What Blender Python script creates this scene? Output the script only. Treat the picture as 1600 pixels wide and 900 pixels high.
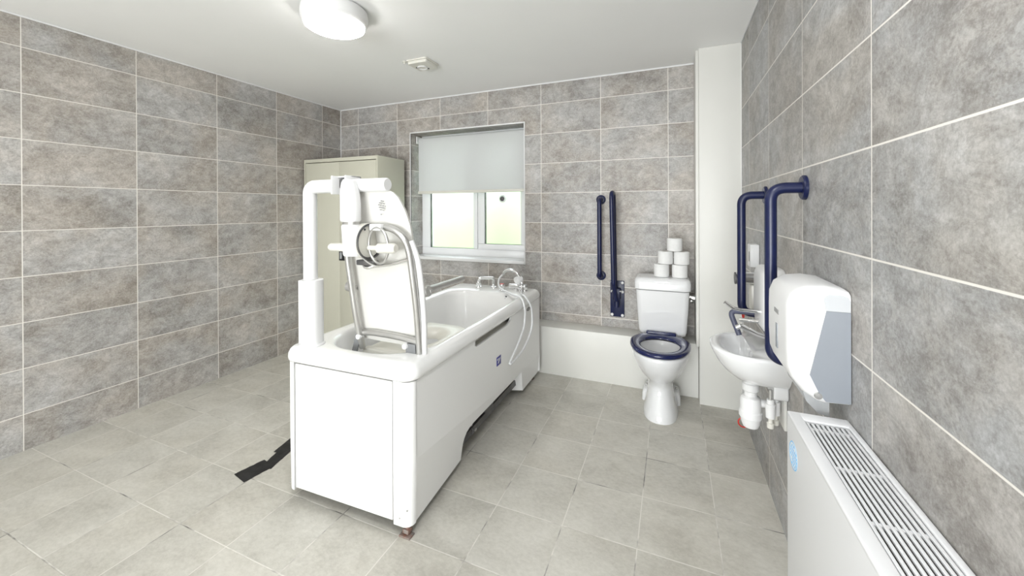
import bpy, bmesh, math, random
from mathutils import Vector, Matrix
random.seed(4)
for o in list(bpy.data.objects): bpy.data.objects.remove(o)
SC = bpy.context.scene
COL = SC.collection
PI = math.pi

# ------------------------------------------------------------------ camera
YAW, PITCH, ROLL = .3919, -.0024, -.0044
cam = bpy.data.cameras.new('camera'); camo = bpy.data.objects.new('camera', cam); COL.objects.link(camo)
c, s = math.cos(YAW), math.sin(YAW)
right = Vector((c, s, 0)); fw = Vector((-s, c, 0)); up = Vector((0, 0, 1))
c, s = math.cos(PITCH), math.sin(PITCH)
fw, up = fw*c + up*s, up*c - fw*s
c, s = math.cos(ROLL), math.sin(ROLL)
right, up = right*c + up*s, up*c - right*s
R = Matrix((right, up, -fw)).transposed()
camo.matrix_world = Matrix.Translation((0, 0, 1.3028)) @ R.to_4x4()
cam.sensor_width = 36; cam.lens = 36*608.4/1600; cam.shift_y = -(450-328.8)/1600
cam.clip_start = .02
SC.camera = camo

# ------------------------------------------------------------------ world, lights, exposure
w = bpy.data.worlds.new('world'); SC.world = w; w.use_nodes = True
nt = w.node_tree; bg = nt.nodes['Background']
bg.inputs['Color'].default_value = (.86, .94, 1, 1); bg.inputs['Strength'].default_value = 4.5
def area(name, loc, target, sx, sy, power, col=(1, 1, 1)):
    l = bpy.data.lights.new(name, 'AREA'); l.shape = 'RECTANGLE'; l.size = sx; l.size_y = sy
    l.energy = power; l.color = col
    o = bpy.data.objects.new(name, l); COL.objects.link(o); o.location = loc
    o.rotation_euler = (Vector(target)-Vector(loc)).to_track_quat('-Z', 'Y').to_euler()
    return o
area('unseen_rear_key', (-1.7, -3.1, 1.15), (-1.4, 2.2, 1.5), .4, .4, 12, (.97, .985, 1))  # unseen source behind the camera, stands in for whatever lit the room
area('added_uplight_fill', (-.7, -3.2, .95), (-.4, .8, 2.5), 2.2, 1.7, 160, (.95, .98, 1))  # added broad fill behind the camera, aimed up to brighten the ceiling
l2 = area('added_overhead_fill', (-.15, .35, 2.33), (-.15, .36, 0), .42, .42, 13, (.97, .985, 1)); l2.data.shape = 'DISK'  # added overhead disk to brighten the bath side; no fitting there
SC.view_settings.view_transform = 'Standard'; SC.view_settings.look = 'None'
SC.view_settings.exposure = 0.31; SC.view_settings.gamma = 1; SC.view_settings.use_curve_mapping = False

# ------------------------------------------------------------------ materials
def pbr(name, col, rough=.5, metal=0, **kw):
    m = bpy.data.materials.new(name); m.use_nodes = True
    b = m.node_tree.nodes['Principled BSDF']
    b.inputs['Base Color'].default_value = (*col, 1); b.inputs['Roughness'].default_value = rough
    b.inputs['Metallic'].default_value = metal
    for k, v in kw.items(): b.inputs[k.replace('_', ' ')].default_value = v
    return m
def noisy(name, c1, c2, scale=6, rough=.5, metal=0, bump=0, detail=5, **kw):
    m = pbr(name, c1, rough, metal, **kw); n = m.node_tree.nodes; L = m.node_tree.links
    g = n.new('ShaderNodeNewGeometry'); t = n.new('ShaderNodeTexNoise'); t.inputs['Scale'].default_value = scale
    t.inputs['Detail'].default_value = detail
    L.new(g.outputs['Position'], t.inputs['Vector'])
    r = n.new('ShaderNodeValToRGB'); r.color_ramp.elements[0].position = .35; r.color_ramp.elements[1].position = .68
    r.color_ramp.elements[0].color = (*c1, 1); r.color_ramp.elements[1].color = (*c2, 1)
    L.new(t.outputs['Fac'], r.inputs['Fac']); L.new(r.outputs['Color'], n['Principled BSDF'].inputs['Base Color'])
    if bump:
        b = n.new('ShaderNodeBump'); b.inputs['Strength'].default_value = bump; b.inputs['Distance'].default_value = .002
        L.new(t.outputs['Fac'], b.inputs['Height']); L.new(b.outputs['Normal'], n['Principled BSDF'].inputs['Normal'])
    return m
def tiles(name, ax, u0, v0, pu, pv, gw, stone, grout, rough=.45, floor=False, seed=0.):
    """square grid of stone tiles on world axes ax = (u axis, v axis); every tile has its own piece of stone pattern"""
    m = bpy.data.materials.new(name); m.use_nodes = True
    n = m.node_tree.nodes; L = m.node_tree.links; B = n['Principled BSDF']
    def val(x):
        return x
    def M(op, a, b=None, cc=None):
        q = n.new('ShaderNodeMath'); q.operation = op
        for i, v in enumerate((a, b, cc)):
            if v is None: continue
            if isinstance(v, (int, float)): q.inputs[i].default_value = v
            else: L.new(v, q.inputs[i])
        return q.outputs[0]
    geo = n.new('ShaderNodeNewGeometry'); sep = n.new('ShaderNodeSeparateXYZ'); L.new(geo.outputs['Position'], sep.inputs[0])
    U = M('DIVIDE', M('SUBTRACT', sep.outputs[ax[0]], u0), pu); V = M('DIVIDE', M('SUBTRACT', sep.outputs[ax[1]], v0), pv)
    def edge(x, p):
        f = M('FRACT', x); return M('MULTIPLY', M('MINIMUM', f, M('SUBTRACT', 1.0, f)), p)
    eu, ev = edge(U, pu), edge(V, pv)
    d = M('MINIMUM', eu, ev)
    mask = n.new('ShaderNodeMapRange'); mask.inputs['From Min'].default_value = gw/2-.0006; mask.inputs['From Max'].default_value = gw/2+.0006
    L.new(d, mask.inputs['Value'])          # 0 = grout, 1 = tile
    cb = n.new('ShaderNodeCombineXYZ'); L.new(M('FLOOR', U), cb.inputs[0]); L.new(M('FLOOR', V), cb.inputs[1]); cb.inputs[2].default_value = seed
    wn = n.new('ShaderNodeTexWhiteNoise'); L.new(cb.outputs[0], wn.inputs['Vector'])
    sc = n.new('ShaderNodeVectorMath'); sc.operation = 'SCALE'; sc.inputs['Scale'].default_value = 17; L.new(wn.outputs['Color'], sc.inputs[0])
    ad = n.new('ShaderNodeVectorMath'); ad.operation = 'ADD'; L.new(geo.outputs['Position'], ad.inputs[0]); L.new(sc.outputs[0], ad.inputs[1])
    mp = n.new('ShaderNodeMapping'); L.new(ad.outputs[0], mp.inputs['Vector'])
    if floor: mp.inputs['Rotation'].default_value = (0, 0, .5); mp.inputs['Scale'].default_value = (1, 1.5, 1)
    elif ax[0] == 'X': mp.inputs['Rotation'].default_value = (0, .85, 0); mp.inputs['Scale'].default_value = (1.0, 1, 1.3)
    else: mp.inputs['Rotation'].default_value = (.85, 0, 0); mp.inputs['Scale'].default_value = (1, 1.0, 1.3)
    def noise(scale, detail, rgh, dist, vec):
        t = n.new('ShaderNodeTexNoise'); t.inputs['Scale'].default_value = scale; t.inputs['Detail'].default_value = detail
        t.inputs['Roughness'].default_value = rgh; t.inputs['Distortion'].default_value = dist; L.new(vec, t.inputs['Vector']); return t.outputs['Fac']
    if floor:
        f = M('ADD', M('MULTIPLY', noise(3.5, 6, .6, .4, mp.outputs[0]), .55), M('MULTIPLY', noise(45, 6, .75, .2, mp.outputs[0]), .45))
    else:
        big = noise(2.8, 5, .6, .35, mp.outputs[0]); mid = noise(13, 12, .80, .35, mp.outputs[0]); fine = noise(110, 4, .8, 0, ad.outputs[0])
        f = M('ADD', M('ADD', M('MULTIPLY', big, .27), M('MULTIPLY', mid, .45)), M('MULTIPLY', fine, .28))
    f = M('ADD', f, M('MULTIPLY', M('SUBTRACT', wn.outputs['Value'], .5), .05 if not floor else .025))
    r = n.new('ShaderNodeValToRGB'); el = r.color_ramp.elements
    ks = stone
    el[0].position = ks[0][0]; el[0].color = (*ks[0][1], 1); el[1].position = ks[-1][0]; el[1].color = (*ks[-1][1], 1)
    for p, cc in ks[1:-1]:
        e = el.new(p); e.color = (*cc, 1)
    L.new(f, r.inputs['Fac'])
    # warm / cool drift of the stone
    hue = n.new('ShaderNodeMix'); hue.data_type = 'RGBA'; hue.blend_type = 'MULTIPLY'
    wr = n.new('ShaderNodeValToRGB'); wr.color_ramp.elements[0].color = (1, .945, .89, 1) if not floor else (1, .987, .955, 1); wr.color_ramp.elements[1].color = (.985, .992, 1.008, 1) if not floor else (.995, .992, .975, 1)
    wr.color_ramp.elements[0].position = .38; wr.color_ramp.elements[1].position = .58
    L.new(noise(1.7 if not floor else 1.2, 4, .6, .6, ad.outputs[0]), wr.inputs['Fac'])
    hue.inputs[0].default_value = 1.0; L.new(r.outputs['Color'], hue.inputs[6]); L.new(wr.outputs['Color'], hue.inputs[7])
    if not floor:    # thin pale and dark veins
        vein = noise(3.6, 9, .7, .6, mp.outputs[0])
        va = M('ABSOLUTE', M('SUBTRACT', vein, .5))
        vr = n.new('ShaderNodeMapRange'); vr.inputs['From Min'].default_value = 0; vr.inputs['From Max'].default_value = .03
        vr.inputs['To Min'].default_value = .22; vr.inputs['To Max'].default_value = 0; L.new(va, vr.inputs['Value'])
        vm = n.new('ShaderNodeMix'); vm.data_type = 'RGBA'; L.new(vr.outputs[0], vm.inputs[0]); L.new(hue.outputs[2], vm.inputs[6])
        vm.inputs[7].default_value = (.60, .575, .54, 1); stone_out = vm.outputs[2]
        vd = noise(7, 10, .75, .7, mp.outputs[0]); vb = M('ABSOLUTE', M('SUBTRACT', vd, .5))
        vr2 = n.new('ShaderNodeMapRange'); vr2.inputs['From Max'].default_value = .028; vr2.inputs['To Min'].default_value = .30; vr2.inputs['To Max'].default_value = 0
        L.new(vb, vr2.inputs['Value'])
        vm2 = n.new('ShaderNodeMix'); vm2.data_type = 'RGBA'; L.new(vr2.outputs[0], vm2.inputs[0]); L.new(stone_out, vm2.inputs[6]); vm2.inputs[7].default_value = (.15, .135, .12, 1)
        stone_out = vm2.outputs[2]
    else: stone_out = hue.outputs[2]
    mix = n.new('ShaderNodeMix'); mix.data_type = 'RGBA'; L.new(mask.outputs[0], mix.inputs[0]); L.new(stone_out, mix.inputs[7])
    if floor:    # grout partly washed out to black gaps
        gr = n.new('ShaderNodeValToRGB'); gr.color_ramp.elements[0].position = .36; gr.color_ramp.elements[1].position = .50
        gr.color_ramp.elements[0].color = (.16, .15, .14, 1); gr.color_ramp.elements[1].color = (*grout, 1)
        L.new(noise(4.0, 4, .6, 0, geo.outputs['Position']), gr.inputs['Fac']); L.new(gr.outputs['Color'], mix.inputs[6])
    else: mix.inputs[6].default_value = (*grout, 1)
    L.new(mix.outputs[2], B.inputs['Base Color'])
    bp = n.new('ShaderNodeBump'); bp.inputs['Strength'].default_value = .35; bp.inputs['Distance'].default_value = .003
    L.new(M('ADD', M('MULTIPLY', mask.outputs[0], .6), M('MULTIPLY', f, .5)), bp.inputs['Height']); L.new(bp.outputs['Normal'], B.inputs['Normal'])
    B.inputs['Roughness'].default_value = rough
    return m
STONE = [(.39, (.21, .195, .178)), (.455, (.315, .301, .282)), (.50, (.385, .372, .354)), (.545, (.460, .447, .429)), (.61, (.58, .568, .55))]
GROUT = (.78, .75, .70)
ZC = 1.3028
mt_left = tiles('stone_tile_left', 'YZ', .9386, ZC+.8949, .4919, .25, .0042, STONE, GROUT, seed=1)
mt_back = tiles('stone_tile_back', 'XZ', -3.0294, ZC+.8876, .4997, .25, .0045, STONE, GROUT, seed=2)
mt_right = tiles('stone_tile_right', 'YZ', 2.1098, ZC+.8861, .5012, .25, .0045, [(p, (c[0]*.955, c[1]*.985, c[2]*1.02)) for p, c in STONE], GROUT, seed=3)
FLOORC = [(.36, (.43, .415, .375)), (.48, (.53, .515, .472)), (.62, (.62, .605, .562))]
mt_floor = tiles('floor_tile', 'XY', -.7211, 1.2611, .2948, .2948, .0042, FLOORC, (.70, .675, .62), rough=.5, floor=True)
m_ceil = noisy('ceiling_paint', (.90, .90, .89), (.91, .91, .90), 3, .75)
m_paint = noisy('painted_board', (.70, .695, .655), (.745, .74, .705), 1.6, .45)
m_acryl = noisy('white_acrylic', (.87, .87, .86), (.885, .885, .875), 2, .16, Coat_Weight=.3)
m_panel = noisy('white_bath_panel', (.86, .86, .85), (.875, .875, .865), 2, .3)
m_white = noisy('white_plastic', (.78, .78, .78), (.80, .80, .80), 4, .3)
m_back = noisy('backrest_shell', (.66, .65, .615), (.69, .68, .645), 3, .3)
m_strap = noisy('strap_grey', (.19, .195, .20), (.23, .235, .24), 9, .4)
m_cream = noisy('cream_plastic', (.70, .685, .62), (.73, .715, .66), 5, .35)
m_ceram = noisy('white_ceramic', (.765, .77, .775), (.785, .79, .795), 3, .07, Coat_Weight=.5)
m_navy = noisy('navy_coating', (.003, .007, .045), (.004, .009, .055), 20, .33)
m_seat = noisy('navy_plastic', (.005, .010, .065), (.007, .013, .078), 10, .12, Coat_Weight=.4)
m_chrome = noisy('chrome', (.78, .78, .78), (.86, .86, .86), 8, .10, 1)
m_alu = noisy('satin_aluminium', (.50, .495, .48), (.58, .575, .56), 12, .32, .85)
m_grey = noisy('grey_plastic', (.33, .34, .35), (.37, .38, .39), 9, .4)
m_dgrey = noisy('dark_grey_metal', (.10, .10, .105), (.17, .165, .16), 14, .4, .5)
m_black = noisy('black_plastic', (.012, .012, .014), (.02, .02, .022), 10, .35)
m_cab = noisy('cabinet_enamel', (.53, .52, .43), (.55, .54, .45), 2, .38)
m_pvc = noisy('white_pvc', (.86, .87, .88), (.89, .9, .91), 3, .25)
m_rad = noisy('radiator_enamel', (.75, .755, .765), (.77, .775, .785), 2, .35)
m_rad_shade = noisy('radiator_gap_shade', (.008, .008, .008), (.02, .018, .016), 20, .7)  # near-black, paints the shade between the grille bars
m_disp = noisy('dispenser_grey', (.25, .27, .30), (.27, .29, .32), 3, .28)
m_disp_lit = noisy('dispenser_grey_lit', (.50, .515, .53), (.52, .535, .55), 3, .28)  # lit copy of the dispenser grey, for the chamfer
m_paper = noisy('tissue_paper', (.78, .78, .77), (.81, .81, .80), 60, .9, bump=.3)
m_card = noisy('cardboard', (.42, .35, .27), (.48, .41, .33), 30, .9)
m_tape = noisy('black_tape', (.006, .006, .007), (.02, .02, .022), 25, .4, bump=.5)
m_rust = noisy('rusty_steel', (.26, .24, .22), (.26, .12, .08), 45, .7, .3)
m_blue = noisy('blue_print', (.10, .42, .78), (.16, .5, .82), 30, .5)
m_navp = noisy('navy_print', (.02, .02, .22), (.03, .03, .28), 30, .4)
m_steel_blue = noisy('blue_grey_coating', (.07, .075, .12), (.09, .095, .14), 20, .35)
m_red = noisy('red_plastic', (.55, .02, .01), (.62, .03, .02), 30, .4)
m_rubber = noisy('clear_hose', (.74, .75, .76), (.82, .83, .84), 30, .25)
m_grass = noisy('lawn', (.36, .50, .22), (.48, .60, .30), 3, .9)
m_hedge = noisy('hedge_leaves', (.36, .46, .26), (.60, .70, .46), 6, .9)
m_inkg = noisy('grey_print', (.3, .3, .3), (.36, .36, .36), 30, .6)
m_glass = pbr('frosted_glass', (.97, 1, .98), .32, Transmission_Weight=1.0, IOR=1.45)
m_tray = pbr('clear_plastic', (.9, .92, .94), .25, Transmission_Weight=.6, IOR=1.3)
m_blind = pbr('blind_fabric', (.72, .73, .73), .8)
_n = m_blind.node_tree.nodes; _L = m_blind.node_tree.links
_t = _n.new('ShaderNodeBsdfTranslucent'); _t.inputs[0].default_value = (.88, .89, .89, 1); _x = _n.new('ShaderNodeMixShader'); _x.inputs[0].default_value = .28
_w = _n.new('ShaderNodeTexWave'); _w.inputs['Scale'].default_value = 120; _b = _n.new('ShaderNodeBump'); _b.inputs['Strength'].default_value = .08
_L.new(_w.outputs['Fac'], _b.inputs['Height']); _L.new(_b.outputs['Normal'], _n['Principled BSDF'].inputs['Normal'])
_L.new(_n['Principled BSDF'].outputs[0], _x.inputs[1]); _L.new(_t.outputs[0], _x.inputs[2]); _L.new(_x.outputs[0], _n['Material Output'].inputs['Surface'])
m_lamp = bpy.data.materials.new('lamp_diffuser'); m_lamp.use_nodes = True
_b = m_lamp.node_tree.nodes['Principled BSDF']; _b.inputs['Base Color'].default_value = (.9, .9, .9, 1)
_b.inputs['Emission Color'].default_value = (1, .98, .95, 1); _b.inputs['Emission Strength'].default_value = 34

# ------------------------------------------------------------------ mesh helpers
class MB:
    """collects shapes that become ONE mesh object"""
    def __init__(self): self.bm = bmesh.new()
    def add(self, vs, fs):
        b = [self.bm.verts.new(v) for v in vs]
        for f in fs:
            try: self.bm.faces.new([b[i] for i in f])
            except ValueError: pass
        return self
    def box(self, x0, x1, y0, y1, z0, z1, bev=0, seg=2):
        t = bmesh.new()
        bmesh.ops.create_cube(t, size=1, matrix=Matrix.Translation(((x0+x1)/2, (y0+y1)/2, (z0+z1)/2)) @ Matrix.Diagonal((abs(x1-x0), abs(y1-y0), abs(z1-z0), 1)))
        if bev: bmesh.ops.bevel(t, geom=t.edges[:], offset=bev, segments=seg, affect='EDGES', profile=.5)
        return self.merge(t)
    def merge(self, t, M=None):
        me = bpy.data.meshes.new('tmp'); t.to_mesh(me); t.free()
        if M is not None: me.transform(M)
        self.bm.from_mesh(me); bpy.data.meshes.remove(me); return self
    def obox(self, p, size, M, bev=0, seg=2):
        t = bmesh.new(); bmesh.ops.create_cube(t, size=1, matrix=Matrix.Diagonal((*size, 1)))
        if bev: bmesh.ops.bevel(t, geom=t.edges[:], offset=bev, segments=seg, affect='EDGES', profile=.5)
        return self.merge(t, Matrix.Translation(p) @ M)
    def rings(self, rs, caps=True, closed=False):
        n = len(rs[0]); vs = [p for r in rs for p in r]; fs = []
        k = len(rs)
        for i in range(k if closed else k-1):
            j = (i+1) % k
            for a in range(n):
                b = (a+1) % n; fs.append((i*n+a, i*n+b, j*n+b, j*n+a))
        if caps and not closed: fs.append(tuple(range(n))[::-1]); fs.append(tuple((k-1)*n+a for a in range(n)))
        return self.add(vs, fs)
    def tube(self, path, r, n=14, caps=True, closed=False, sq=None):
        P = [Vector(p) for p in path]; rr = r if isinstance(r, (list, tuple)) else [r]*len(P)
        T = []
        for i in range(len(P)):
            if closed: t = P[(i+1) % len(P)]-P[i-1]
            else: t = (P[min(i+1, len(P)-1)]-P[max(i-1, 0)])
            T.append(t.normalized())
        ref = Vector((0, 0, 1)) if abs(T[0].z) < .9 else Vector((1, 0, 0))
        N = (ref - T[0]*ref.dot(T[0])).normalized(); rs = []
        for i, t in enumerate(T):
            if i: N = (N - t*N.dot(t)).normalized()
            B = t.cross(N)
            rs.append([P[i] + (N*math.cos(2*PI*a/n) + B*math.sin(2*PI*a/n))*rr[i] for a in range(n)])
        return self.rings(rs, caps, closed)
    def lathe(self, prof, loc=(0, 0, 0), axis='Z', n=32, sx=1, sy=1):
        rs = []
        for r, h in prof:
            ring = []
            for a in range(n):
                x, y = r*math.cos(2*PI*a/n)*sx, r*math.sin(2*PI*a/n)*sy
                v = {'Z': (x, y, h), 'Y': (x, h, y), 'X': (h, x, y)}[axis]
                ring.append(tuple(v[i]+loc[i] for i in range(3)))
            rs.append(ring)
        return self.rings(rs)
    def prism(self, pts, ax, a, b):
        """polygon pts (2D) extruded along ax from a to b; ax X: pts=(y,z), Y: (x,z), Z: (x,y)"""
        def mk(p, t): return {'X': (t, p[0], p[1]), 'Y': (p[0], t, p[1]), 'Z': (p[0], p[1], t)}[ax]
        return self.rings([[mk(p, a) for p in pts], [mk(p, b) for p in pts]])
    def obj(self, name, mat, parent=None, smooth=True, bevel=0, subsurf=0, angle=40):
        bmesh.ops.remove_doubles(self.bm, verts=self.bm.verts[:], dist=1e-6)
        bmesh.ops.recalc_face_normals(self.bm, faces=self.bm.faces[:])
        me = bpy.data.meshes.new(name); self.bm.to_mesh(me); self.bm.free()
        me.materials.append(mat)
        o = bpy.data.objects.new(name, me); COL.objects.link(o)
        if parent is not None:
            o.parent = parent
            o.matrix_parent_inverse = Matrix.Translation(parent_world(parent)).inverted()
        if bevel:
            m = o.modifiers.new('bevel', 'BEVEL'); m.width = bevel; m.segments = 3; m.limit_method = 'ANGLE'; m.angle_limit = math.radians(35)
        if subsurf:
            m = o.modifiers.new('sub', 'SUBSURF'); m.levels = m.render_levels = subsurf
        if smooth:
            for p in me.polygons: p.use_smooth = True
            if not subsurf:
                bm = bmesh.new(); bm.from_mesh(me)
                for e in bm.edges:
                    if len(e.link_faces) == 2 and e.calc_face_angle(0) > math.radians(angle): e.smooth = False
                bm.to_mesh(me); bm.free()
        return o
def parent_world(p):      # part meshes sit at the world origin, only the Empties are placed
    return Vector(p.location) if p.type == 'EMPTY' else Vector((0, 0, 0))
def tag(o, label, cat, group=None):
    o['label'] = label; o['category'] = cat
    if group: o['group'] = group
    return o
def thing(name, label, cat, loc, group=None):
    o = bpy.data.objects.new(name, None); COL.objects.link(o); o.location = loc; o.empty_display_size = .05
    return tag(o, label, cat, group)
def struct(o): o['kind'] = 'structure'; return o
def K(pts, k=.96):     # same line of sight, k times the distance from the viewpoint used when measuring
    return [(p[0]*k, p[1]*k, ZC+(p[2]-ZC)*k) for p in pts]
def smoothpath(P, n=6):
    P = [Vector(p) for p in P]; out = []
    for i in range(len(P)-1):
        p0, p1, p2, p3 = P[max(i-1, 0)], P[i], P[i+1], P[min(i+2, len(P)-1)]
        for k in range(n):
            t = k/n
            out.append(.5*((2*p1)+(p2-p0)*t+(2*p0-5*p1+4*p2-p3)*t*t+(3*p1-p0-3*p2+p3)*t**3))
    return out+[P[-1]]
def fillet(P, r, n=7):
    P = [Vector(p) for p in P]; out = [P[0]]
    for i in range(1, len(P)-1):
        a = (P[i-1]-P[i]).normalized(); b = (P[i+1]-P[i]).normalized(); ang = a.angle(b)
        d = min(r/math.tan(ang/2), (P[i-1]-P[i]).length*.49, (P[i+1]-P[i]).length*.49)
        s, e = P[i]+a*d, P[i]+b*d
        for k in range(n+1):
            t = k/n; out.append(s*(1-t)**2+P[i]*2*t*(1-t)+e*t*t)
    return out+[P[-1]]
def rrect(x0, x1, y0, y1, rad, n=8):
    """rounded rectangle, counter-clockwise; rad = one radius or (x0y0, x1y0, x1y1, x0y1)"""
    rad = rad if isinstance(rad, (list, tuple)) else [rad]*4
    out = []
    for (cx, cy, a0, r) in ((x0+rad[0], y0+rad[0], PI, rad[0]), (x1-rad[1], y0+rad[1], 1.5*PI, rad[1]), (x1-rad[2], y1-rad[2], 0, rad[2]), (x0+rad[3], y1-rad[3], .5*PI, rad[3])):
        for k in range(n+1):
            a = a0+.5*PI*k/n; out.append((cx+r*math.cos(a), cy+r*math.sin(a)))
    return out

# ------------------------------------------------------------------ the room
XL, XR, YB, YF, H = -3.2699, .4092, 3.1445, -3.4, 2.3692
struct(MB().box(XL-.15, XR+.15, YF-.1, YB+.25, -.12, 0).obj('floor', mt_floor, smooth=False))
struct(MB().box(XL-.15, XR+.15, YF-.1, YB+.25, H, H+.12).obj('ceiling', m_ceil, smooth=False))
struct(MB().box(XL-.15, XL, YF, YB+.25, 0, H).obj('wall_left', mt_left, smooth=False))
struct(MB().box(XR, XR+.15, YF, YB+.25, 0, H).obj('wall_right', mt_right, smooth=False))
struct(MB().box(XL, XR, YF-.1, YF, 0, H).obj('wall_front', m_paint, smooth=False))
WX0, WX1, WZ0, WZ1 = -2.366, -1.185, .857, 2.048
bw = MB()
for a in ((XL, WX0, 0, H), (WX1, XR, 0, H), (WX0, WX1, 0, WZ0-.03), (WX0, WX1, WZ1, H)): bw.box(a[0], a[1], YB, YB+.25, a[2], a[3])
struct(bw.obj('wall_back', mt_back, smooth=False))
# boxing and pipe column
bx = MB().box(-2.25, .159, 2.955, YB-.001, .0, .372, .003); struct(bx.obj('trim_1', m_paint)); 
cl = MB().box(.1605, XR-.001, 2.868, YB-.001, 0, H-.001, .003).box(.143, .1605, 2.90, YB-.001, .372, H-.001, .002)
struct(cl.obj('trim_2', m_paint))
# white bead lines: ceiling edges, corner, window opening
struct(MB().box(XL+.001, XL+.007, YF, YB, H-.010, H-.001).obj('trim_3', m_white))
struct(MB().box(XL, .143, YB-.007, YB-.001, H-.012, H-.001).obj('trim_4', m_white))
struct(MB().box(XR-.006, XR-.001, YF, 2.868, H-.008, H-.001).obj('trim_5', m_white))
struct(MB().box(XL+.001, XL+.007, YB-.007, YB-.001, 0, H-.001).obj('trim_6', m_white))
wt = MB()
for a in ((WX0-.011, WX0, WZ0-.03, WZ1+.011), (WX1, WX1+.009, WZ0-.03, WZ1+.011), (WX0, WX1, WZ1, WZ1+.011), (WX0, WX1, WZ0-.03, WZ0)):
    wt.box(a[0], a[1], YB-.006, YB+.004, a[2], a[3], .0015)
struct(wt.obj('trim_7', m_white))
struct(MB().box(XR-.004, XR-.001, 2.862, 2.868, 0, H-.001).obj('trim_8', m_white))

# ------------------------------------------------------------------ window
WY = 3.325
win = bpy.data.objects.new('window_1', None); COL.objects.link(win); win.location = ((WX0+WX1)/2, WY, WZ0); struct(win)
f = MB(); y0, y1 = WY, WY+.06
f.box(WX0, WX1, y0, y1, WZ0-.03, .925, .004).box(WX0, WX1, y0, y1, 1.975, WZ1, .004)
f.box(WX0, -2.272, y0, y1, .925, 1.975, .004).box(-1.232, WX1, y0, y1, .925, 1.975, .004).box(-1.778, -1.722, y0, y1, .925, 1.975, .004)
f.obj('window_frame', m_pvc, win)
f = MB(); a, b, z0, z1 = -1.722, -1.232, .925, 1.975
f.box(a, b, y0-.014, y1-.02, z0, .978, .006).box(a, b, y0-.014, y1-.02, 1.93, z1, .006).box(a, -1.652, y0-.014, y1-.02, .978, 1.93, .006).box(-1.285, b, y0-.014, y1-.02, .978, 1.93, .006)
f.box(-1.738, -1.724, y0-.02, y0, .93, 1.97, .004)
f.obj('window_sash', m_pvc, win)
g = MB()
g.box(-2.272, -2.266, y0+.01, y0+.035, .925, 1.975).box(-1.652, -1.646, y0-.004, y0+.02, .978, 1.93)
g.obj('glazing_gasket', m_dgrey, win, smooth=False)
MB().box(-2.268, -1.778, y0+.026, y0+.032, .925, 1.975).obj('window_pane', m_glass, win, smooth=False)
MB().box(-1.648, -1.285, y0+.016, y0+.022, .978, 1.93).obj('window_pane', m_glass, win, smooth=False)
struct(MB().box(WX0, WX1, YB-.012, WY, WZ0-.028, WZ0, .003).obj('trim_9', m_white))
# outside
struct(MB().box(-9, 6, 3.6, 14, -.3, -.1).obj('ground_outside', m_grass, smooth=False))
hd = MB(); t = bmesh.new(); bmesh.ops.create_grid(t, x_segments=60, y_segments=14, size=1)
for v in t.verts:
    x, zz = v.co.x*4.5, (v.co.y+1)*.98
    v.co = Vector((x-3.2, 6.5+.25*math.sin(x*3.1)+random.uniform(-.12, .12)-(.5*zz-.4)**2*.3, -.1+zz+(.12*math.sin(x*2.3) if zz > 1 else 0)))
hd.merge(t); hh = hd.obj('garden_hedge', m_hedge); tag(hh, 'green hedge outside, blurred behind the frosted window panes', 'hedge')
m = hh.modifiers.new('solid', 'SOLIDIFY'); m.thickness = .5; m.offset = 1
# roller blind
bl = thing('roller_blind', 'white translucent roller blind half lowered over the window', 'blind', (-1.78, 3.24, 1.475))
MB().tube([(-2.335, 3.245, 1.995), (-1.2, 3.245, 1.995)], .024, 20).obj('roller', m_blind, bl)
MB().box(-2.33, -1.205, 3.2195, 3.221, 1.487, 1.99).obj('blind_fabric', m_blind, bl, smooth=False)
MB().box(-2.335, -1.2, 3.212, 3.226, 1.46, 1.487, .004).obj('bottom_bar', m_cream, bl)
for x in (-2.352, -1.196): MB().box(x-.006, x+.006, 3.215, 3.275, 1.96, 2.03, .002).obj('bracket', m_white, bl)
sc = thing('suction_cup', 'small round suction cup on the right window pane under the blind', 'suction cup', (-1.475, 3.335, 1.404))
MB().lathe([(.036, 0), (.036, -.003), (.026, -.008), (.0005, -.009)], (-1.475, 3.341, 1.404), 'Y', 28).obj('cup_rim', m_rubber, sc)
MB().lathe([(.021, -.002), (.021, -.010), (.015, -.014), (.014, -.010), (.0005, -.010)], (-1.475, 3.335, 1.404), 'Y', 24).obj('cup_knob', m_dgrey, sc)

# ------------------------------------------------------------------ ceiling fittings
LX, LY = -1.655, 1.555
cl = thing('ceiling_light', 'round white drum ceiling light, switched on', 'ceiling light', (LX, LY, H))
MB().lathe([(.150, H-.001), (.163, H-.012), (.166, H-.03), (.166, H-.062), (.160, H-.075), (.150, H-.084)], (LX, LY, 0), n=64).obj('housing', m_white, cl)
MB().lathe([(.149, H-.080), (.147, H-.094), (.132, H-.103), (.08, H-.109), (.0005, H-.111)], (LX, LY, 0), n=64).obj('diffuser', m_lamp, cl)
fx, fy = -1.664, 2.355
fan = thing('extractor_vent', 'small square white ceiling vent with a round centre', 'vent', (fx, fy, H))
MB().prism(rrect(fx-.085, fx+.085, fy-.085, fy+.085, .012, 4), 'Z', H-.001, H-.012).prism(rrect(fx-.078, fx+.078, fy-.078, fy+.078, .012, 4), 'Z', H-.012, H-.033).obj('cover', m_cream, fan, bevel=.003)
MB().lathe([(.034, H-.030), (.038, H-.036), (.034, H-.041), (.030, H-.036)], (fx-.01, fy+.01, 0), n=32).obj('centre_ring', m_white, fan)
MB().lathe([(.030, H-.033), (.030, H-.036), (.0005, H-.038)], (fx-.01, fy+.01, 0), n=32).obj('centre_disc', m_cream, fan)
for dx, dy in ((-.042, -.012), (.028, .034)): MB().lathe([(.007, H-.033), (.006, H-.0365), (.0005, H-.037)], (fx-.01+dx, fy+.01+dy, 0), n=12).obj('hole', m_black, fan)
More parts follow.
